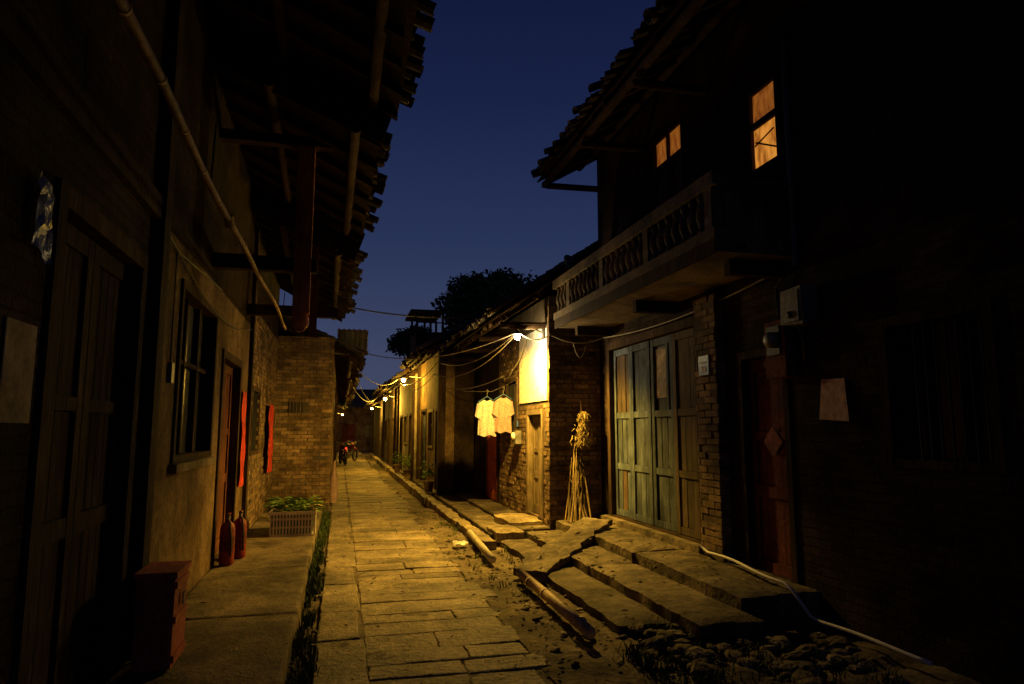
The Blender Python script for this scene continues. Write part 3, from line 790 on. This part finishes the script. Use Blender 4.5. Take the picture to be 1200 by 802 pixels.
def crate(D,x0,x1,y0,y1,z0,z1):
    for z in (z0,z0+(z1-z0)*.33,z0+(z1-z0)*.66,z1-.03):
        D.box(x0,x1,y0,y0+.012,z,z+.022,'crate'); D.box(x0,x1,y1-.012,y1,z,z+.022,'crate'); D.box(x0,x0+.012,y0+.013,y1-.013,z,z+.022,'crate'); D.box(x1-.012,x1,y0+.013,y1-.013,z,z+.022,'crate')
    n=14
    for i in range(n+1):
        x=x0+.002+(x1-x0-.018)*i/n; 
        for y in (y0+.001,y1-.011): D.box(x,x+.019,y,y+.009,z0,z1-.002,'crate')
    for i in range(10):
        y=y0+.015+(y1-y0-.04)*i/9
        for x in (x0+.001,x1-.010): D.box(x,x+.009,y,y+.018,z0,z1-.002,'crate')
    D.box(x0-.012,x1+.012,y0-.012,y0+.0,z1-.04,z1,'crate'); D.box(x0-.012,x0-.0005,y0,y1,z1-.04,z1,'crate'); D.box(x1+.0005,x1+.012,y0,y1,z1-.04,z1,'crate'); D.box(x0-.012,x1+.012,y1,y1+.012,z1-.04,z1,'crate')
    D.box(x0+.01,x1-.01,y0+.01,y1-.01,z0+.004,z0+.014,'crate')
P=empty('vegetable_crate'); D=MB(); crate(D,-.87,-.29,9.75,10.15,.155,.48); D.obj('plastic_basket',P)
D=MB(); crate(D,-.82,-.31,10.25,10.6,.155,.52); D.obj('plastic_basket_behind',P)
D=MB()
for i in range(380):
    x,y,z=R(-.84,-.31),R(9.78,10.55),R(.44,.58); a=random.gauss(0,.5)+(math.pi if random.random()<.5 else 0); l=R(.1,.24); w=R(.01,.028)
    d=Vector((math.cos(a)*l,math.sin(a)*l*.6,R(-.05,.07))); s=Vector((-math.sin(a)*w,math.cos(a)*w,R(-.01,.01))); p=Vector((x,y,z))
    m='veg' if random.random()<.85 else 'straw'
    D.add([p,p+d*.5+s+Vector((0,0,.02)),p+d,p+d*.5-s+Vector((0,0,.02))],[(0,1,2,3)],m,R(0,1))
D.box(-.84,-.33,9.79,10.1,.18,.44,'veg',.1)
D.obj('leafy_vegetables',P)
D=MB()
for i in range(5): D.lathe(.0-.10,14.6+.25*i,[(.06,.1),(.09,.2),(.08,.5+.1*R(0,1)),(.03,.75),(.02,.9)],'straw' if i%2 else 'cloth2',10)
D.obj('sack_pile')

# ------------------------------------------------------------------ far houses
def house(name,side,xw,y0,y1,zt,xe,ze,wm,ops,depth=3.4,rise=1.8,endm=None):
    H=empty(name); mb=MB()
    holes=[(o[1],o[2],o[3],o[4]) for o in ops]
    wall_x(mb,xw,xw+side*.22,y0,y1,-.1,zt,holes,wm)
    mb.box(xw+side*.22,xw+side*depth*1.6,y0+.002,y0+.2,-.1,zt,endm or wm); mb.box(xw+side*.22,xw+side*depth*1.6,y1-.2,y1-.002,-.1,zt,wm)
    mb.box(xw+side*.6,xw+side*.62,y0+.2,y1-.2,-.1,zt,'plasterd')
    for yy in (y0+.08,y1-.1): mb.box(xw-side*.08,xw-side*.001,yy-.07,yy+.07,.1,zt,'wood')
    mb.obj('walls',H); mb=MB()
    for k,a,b,c,d,m in ops:
        if k=='d': frame(mb,xw,-side,a,b,c,d,'wood',t=.07,sill=False); plank_door(mb,xw+side*.07,-side,a+.07,b-.07,c,d-.07,m,2)
        else: window(mb,xw,-side,a,b,c,d,m=m,cols=2,rows=2)
    mb.obj('doors_and_windows',H)
    roof(H,y0-.05,y1+.05,xe,ze,xe+side*depth,ze+rise,w=.26,raft=.6)
    return H
house('plaster_cottage',1,2.28,15.45,20.6,3.5,1.72,3.35,'plaster',[('d',15.9,16.9,.15,2.1,'doory'),('w',17.4,18.4,1.1,2.1,'doory'),('d',18.8,20.0,.15,2.15,'doorg')],endm='plasterd')
house('limewashed_cottage',1,2.15,20.7,26.5,3.3,1.6,3.1,'woods',[('d',21.3,22.3,.15,2.1,'doory'),('w',23,24.2,1.1,2.1,'doory'),('d',24.7,25.8,.15,2.1,'woodr')])
house('plaster_cottage',1,2.05,26.6,34,3.4,1.5,3.2,'plaster',[('d',27.3,28.5,.15,2.1,'doory'),('d',30,31.2,.15,2.1,'doorg'),('w',32,33,1.1,2.1,'wood')])
house('brick_cottage',1,2.1,34.1,46,3.2,1.5,3.0,'brickb',[('d',35.3,36.5,.15,2.1,'doory'),('d',40,41.2,.15,2.1,'woodr')])
house('plaster_cottage',-1,-.22,19.3,27,3.2,.42,3.0,'plaster',[('d',20,21,.1,2.1,'doory'),('w',22,23.3,1.1,2.1,'wood'),('d',24.5,25.5,.1,2.1,'woodr')])
house('brick_cottage',-1,-.25,27.1,37,3.0,.40,2.9,'brickb',[('d',28,29,.1,2.1,'doory'),('w',31,32,1.1,2.1,'wood')])
house('plaster_cottage',-1,-.3,37.1,50,3.3,.35,3.1,'plasterd',[('d',39,40,.1,2.1,'doory')])
H=empty('lane_end_house'); mb=MB(); mb.box(-8,10,58,58.3,-.1,3.6,'plaster'); mb.box(.1,1.2,57.95,57.99,0,2.1,'redbox'); mb.box(2,3,57.95,57.99,1,2,'glass'); mb.obj('walls',H)
mb=MB(); vs=[(-8.3,57.4,3.4),(10.3,57.4,3.4),(10.3,60.5,5.0),(-8.3,60.5,5.0),(-8.3,57.4,3.5),(10.3,57.4,3.5),(10.3,60.5,5.1),(-8.3,60.5,5.1)]; mb.add(vs,MB.BF,'tile'); mb.obj('roof',H)
D=MB(); D.box(2.10,2.26,15.2,15.38,.15,3.3,'wood',.3,j=.004); D.obj('timber_post')
H=empty('rooftop_pavilion'); mb=MB()
mb.box(3.1,4.4,30,32.4,3.2,5.9,'plasterd'); 
for x in (3.15,3.75,4.3):
    for y in (30.05,32.3): mb.box(x-.05,x+.05,y-.05,y+.05,5.9,6.75,'wood')
mb.box(2.85,4.3,29.8,32.6,6.75,6.86,'wood'); mb.box(3.1,4.3,30.0,30.05,6.3,6.35,'wood'); mb.obj('tower',H)
def farlamp(x,y,z,p,wx):
    L=empty('street_lamp'); mb=MB(); mb.tube([(wx,y,z+.1),(x,y,z+.16)],.014,'metal'); mb.lathe(x,y,[(.02,z+.17),(.05,z+.12),(.13,z+.07),(.05,z+.1)],'metal',12); mb.obj('bracket_and_shade',L)
    mb=MB(); mb.lathe(x,y,[(.02,z+.1),(.06,z+.05),(.06,z+.0),(.02,z-.03)],'bulbf',10); mb.obj('bulb',L)
    plight('lamp_light',(x,y,z-.1),p,LC,.06,L)
farlamp(1.70,19.6,2.95,290,2.28); farlamp(1.65,27.0,2.75,480,2.05); farlamp(1.6,37.5,2.7,420,2.1); farlamp(.1,48,2.6,250,-.3)

def moto(x,y,rot):
    P=empty('motorcycle'); T=Matrix.Translation((x,y,0))@Euler((0,0,rot)).to_matrix().to_4x4()
    D=MB()
    for cy in (-.62,.62):
        pth=[T@Vector((0,cy+.27*math.cos(a*math.pi/9),.31+.27*math.sin(a*math.pi/9))) for a in range(19)]
        D.tube(pth,.045,'black',8,cap=False)
        for k in range(6): a=k*math.pi/3; D.tube([T@Vector((0,cy,.31)),T@Vector((0,cy+.25*math.cos(a),.31+.25*math.sin(a)))],.008,'metal',5)
    D.obj('wheels',P); D=MB()
    def tb(pts,r,m): D.tube([T@Vector(p) for p in pts],r,m,10)
    tb([(0,.62,.31),(0,.42,.95)],.03,'metal'); tb([(-.33,.36,1.02),(0,.42,.98),(.33,.36,1.02)],.015,'metal')
    tb([(0,.4,.8),(0,.25,.82),(0,.05,.78)],[.06,.14,.1],'red'); tb([(0,.05,.8),(0,-.3,.8),(0,-.6,.86)],[.08,.12,.08],'black')
    tb([(0,.35,.6),(0,0,.38),(0,-.62,.31)],[.06,.13,.04],'metal'); tb([(0,.75,.55),(0,.62,.64),(0,.42,.6)],.06,'red'); tb([(0,-.85,.55),(0,-.7,.68),(0,-.45,.68)],.07,'red')
    tb([(0,.5,.9),(0,.56,.9)],.09,'metal'); tb([(0,-.72,.75),(0,-.77,.75)],.05,'tail'); tb([(.1,-.1,.3),(.12,-.8,.35)],.04,'metal')
    D.obj('body',P)
moto(.15,33,math.radians(10)); moto(.5,36,math.radians(-25))
for (x,y) in ((2.05,16.3),(2.0,21.0),(1.95,24.3)):
    P=empty('potted_plant'); D=MB(); D.lathe(x,y,[(.09,.13),(.13,.36),(.145,.38),(.12,.37)],'brick',12); D.obj('pot',P); D=MB()
    for i in range(160):
        a=R(0,6.28);e=R(.1,1.4);r=R(.05,.28); p=Vector((x+math.cos(a)*math.cos(e)*r,y+math.sin(a)*math.cos(e)*r,.45+math.sin(e)*r*1.5)); q=Vector((R(-.05,.05),R(-.05,.05),R(-.04,.04)));w=Vector((R(-.02,.02),R(-.02,.02),R(-.02,.02)))
        D.add([p,p+q+w,p+q*2,p+q-w],[(0,1,2,3)],'veg',R(0,1))
    D.obj('foliage',P)

# ------------------------------------------------------------------ cables
def cab(pts,sag,r=.009,n=20,m='cable'):
    D=MB(); out=[]
    for a,b in zip(pts,pts[1:]):
        a=Vector(a);b=Vector(b)
        for i in range(n+1):
            t=i/n; p=a.lerp(b,t); p.z-=sag*4*t*(1-t); out.append(p)
    D.tube(out,r,m,6); D.obj('power_cable')
cab([(.1,13,3.85),(3.0,12.5,3.75)],.12,.014)
cab([(2.52,9.75,3.02),(2.1,15.4,3.1),(1.6,21,3.0),(1.55,27,3.0)],.25,m='cablel')
cab([(2.50,9.75,3.0),(.05,14.2,3.25)],.32,.009,m='cablel')
cab([(2.50,9.72,3.02),(2.95,9.5,2.95),(3.7,9.3,2.9),(3.72,5.2,2.95)],.1,m='cablel')
cab([(2.9,10.6,3.1),(2.85,11.4,2.6),(2.9,12.3,2.55),(2.3,15.3,2.5)],.1,.008,m='cablel')
cab([(2.50,9.75,2.98),(1.9,14.5,2.75),(1.6,19.6,2.9)],.28,.008,m='cablel')
cab([(.3,16,3.0),(1.6,20,3.05)],.3,m='cablel'); cab([(.35,22,2.9),(1.5,29,3.0)],.35,m='cablel'); cab([(.3,15.5,2.7),(1.55,26,2.8)],.4,m='cablel')
cab([(3.3,9.5,2.85),(3.5,9.5,2.8)],.2,.008,m='cablel')

# ------------------------------------------------------------------ trees
def tree(name,x,y,base,ch,cr,nclump,nleaf,ls):
    P=empty(name); D=MB(); c=Vector((x,y,base+ch))
    D.tube([(x,y,-.1),(x+.1,y,base*.5),(x-.05,y+.1,base),(x,y,base+ch)],[.35,.28,.22,.08],'bark',10)
    cl=[]
    for i in range(nclump):
        a=R(0,6.28);e=R(-.5,1.4);r=cr*R(.3,.92)
        p=c+Vector((math.cos(a)*math.cos(e)*r,math.sin(a)*math.cos(e)*r,math.sin(e)*r*.72)); cl.append((p,R(.36,.62)*cr*.5))
        st=Vector((x,y,base+R(-.5,ch*.7))); D.tube([st,st.lerp(p,.5)+Vector((R(-.2,.2),R(-.2,.2),.2)),p],[.09,.05,.02],'bark',6)
    D.obj('trunk_and_limbs',P); D=MB()
    def g(): return max(-1.7,min(1.7,random.gauss(0,1)))
    for p,r in cl:
        for k in range(nleaf):
            q=p+Vector((g(),g(),g()*.7))*r*.58
            u=Vector((R(-1,1),R(-1,1),R(-1,.6))).normalized()*ls*R(.6,1.3); w=u.cross(Vector((R(-1,1),R(-1,1),R(-1,1)))).normalized()*ls*.35
            D.add([q,q+u*.5+w,q+u,q+u*.5-w],[(0,1,2,3)],'leaf',R(0,1))
    D.obj('leaves',P)
tree('leafy_tree',7.7,35,4.2,2.9,3.6,80,340,.27)
tree('leafy_tree',3.9,41,4.6,1.9,1.7,26,240,.24)
tree('leafy_tree',10.6,37,4.2,2.8,3.1,46,280,.28)

# ------------------------------------------------------------------ world
w=bpy.data.worlds.new('World'); scene.world=w; w.use_nodes=True; nt=w.node_tree; N=nt.nodes; Lk=nt.links
bg=N['Background']
tc=N.new('ShaderNodeTexCoord'); sp=N.new('ShaderNodeSeparateXYZ'); Lk.new(tc.outputs['Generated'],sp.inputs[0])
rp=N.new('ShaderNodeValToRGB'); e=rp.color_ramp.elements
e[0].position=0.0; e[0].color=(.060,.070,.125,1)
e[1].position=.75; e[1].color=(.0030,.0055,.026,1)
for pos,c in ((.12,(.042,.055,.115,1)),(.27,(.020,.032,.090,1)),(.45,(.0088,.0155,.058,1)),(.6,(.0048,.0085,.039,1))):
    q=e.new(pos); q.color=c
Lk.new(sp.outputs['Z'],rp.inputs[0])
sky=N.new('ShaderNodeTexSky'); sky.sky_type='NISHITA'; sky.sun_disc=False; sky.sun_elevation=math.radians(-4); sky.sun_rotation=math.radians(-30)
vm=N.new('ShaderNodeVectorMath'); vm.operation='MULTIPLY_ADD'; vm.inputs[1].default_value=(.01,.01,.01)
Lk.new(sky.outputs[0],vm.inputs[0]); Lk.new(rp.outputs[0],vm.inputs[2]); Lk.new(vm.outputs[0],bg.inputs[0]); bg.inputs[1].default_value=1.0

# ------------------------------------------------------------------ camera
cd=bpy.data.cameras.new('Camera'); cd.lens=24; cd.sensor_width=36; cd.clip_end=1000; cd.clip_start=.05
co=bpy.data.objects.new('Camera',cd); co.location=(0,0,1.55); co.rotation_euler=(math.radians(97.4),0,math.radians(-14)); scene.collection.objects.link(co); scene.camera=co
scene.view_settings.view_transform='Standard'; scene.view_settings.look='None'; scene.view_settings.exposure=0; scene.view_settings.gamma=1
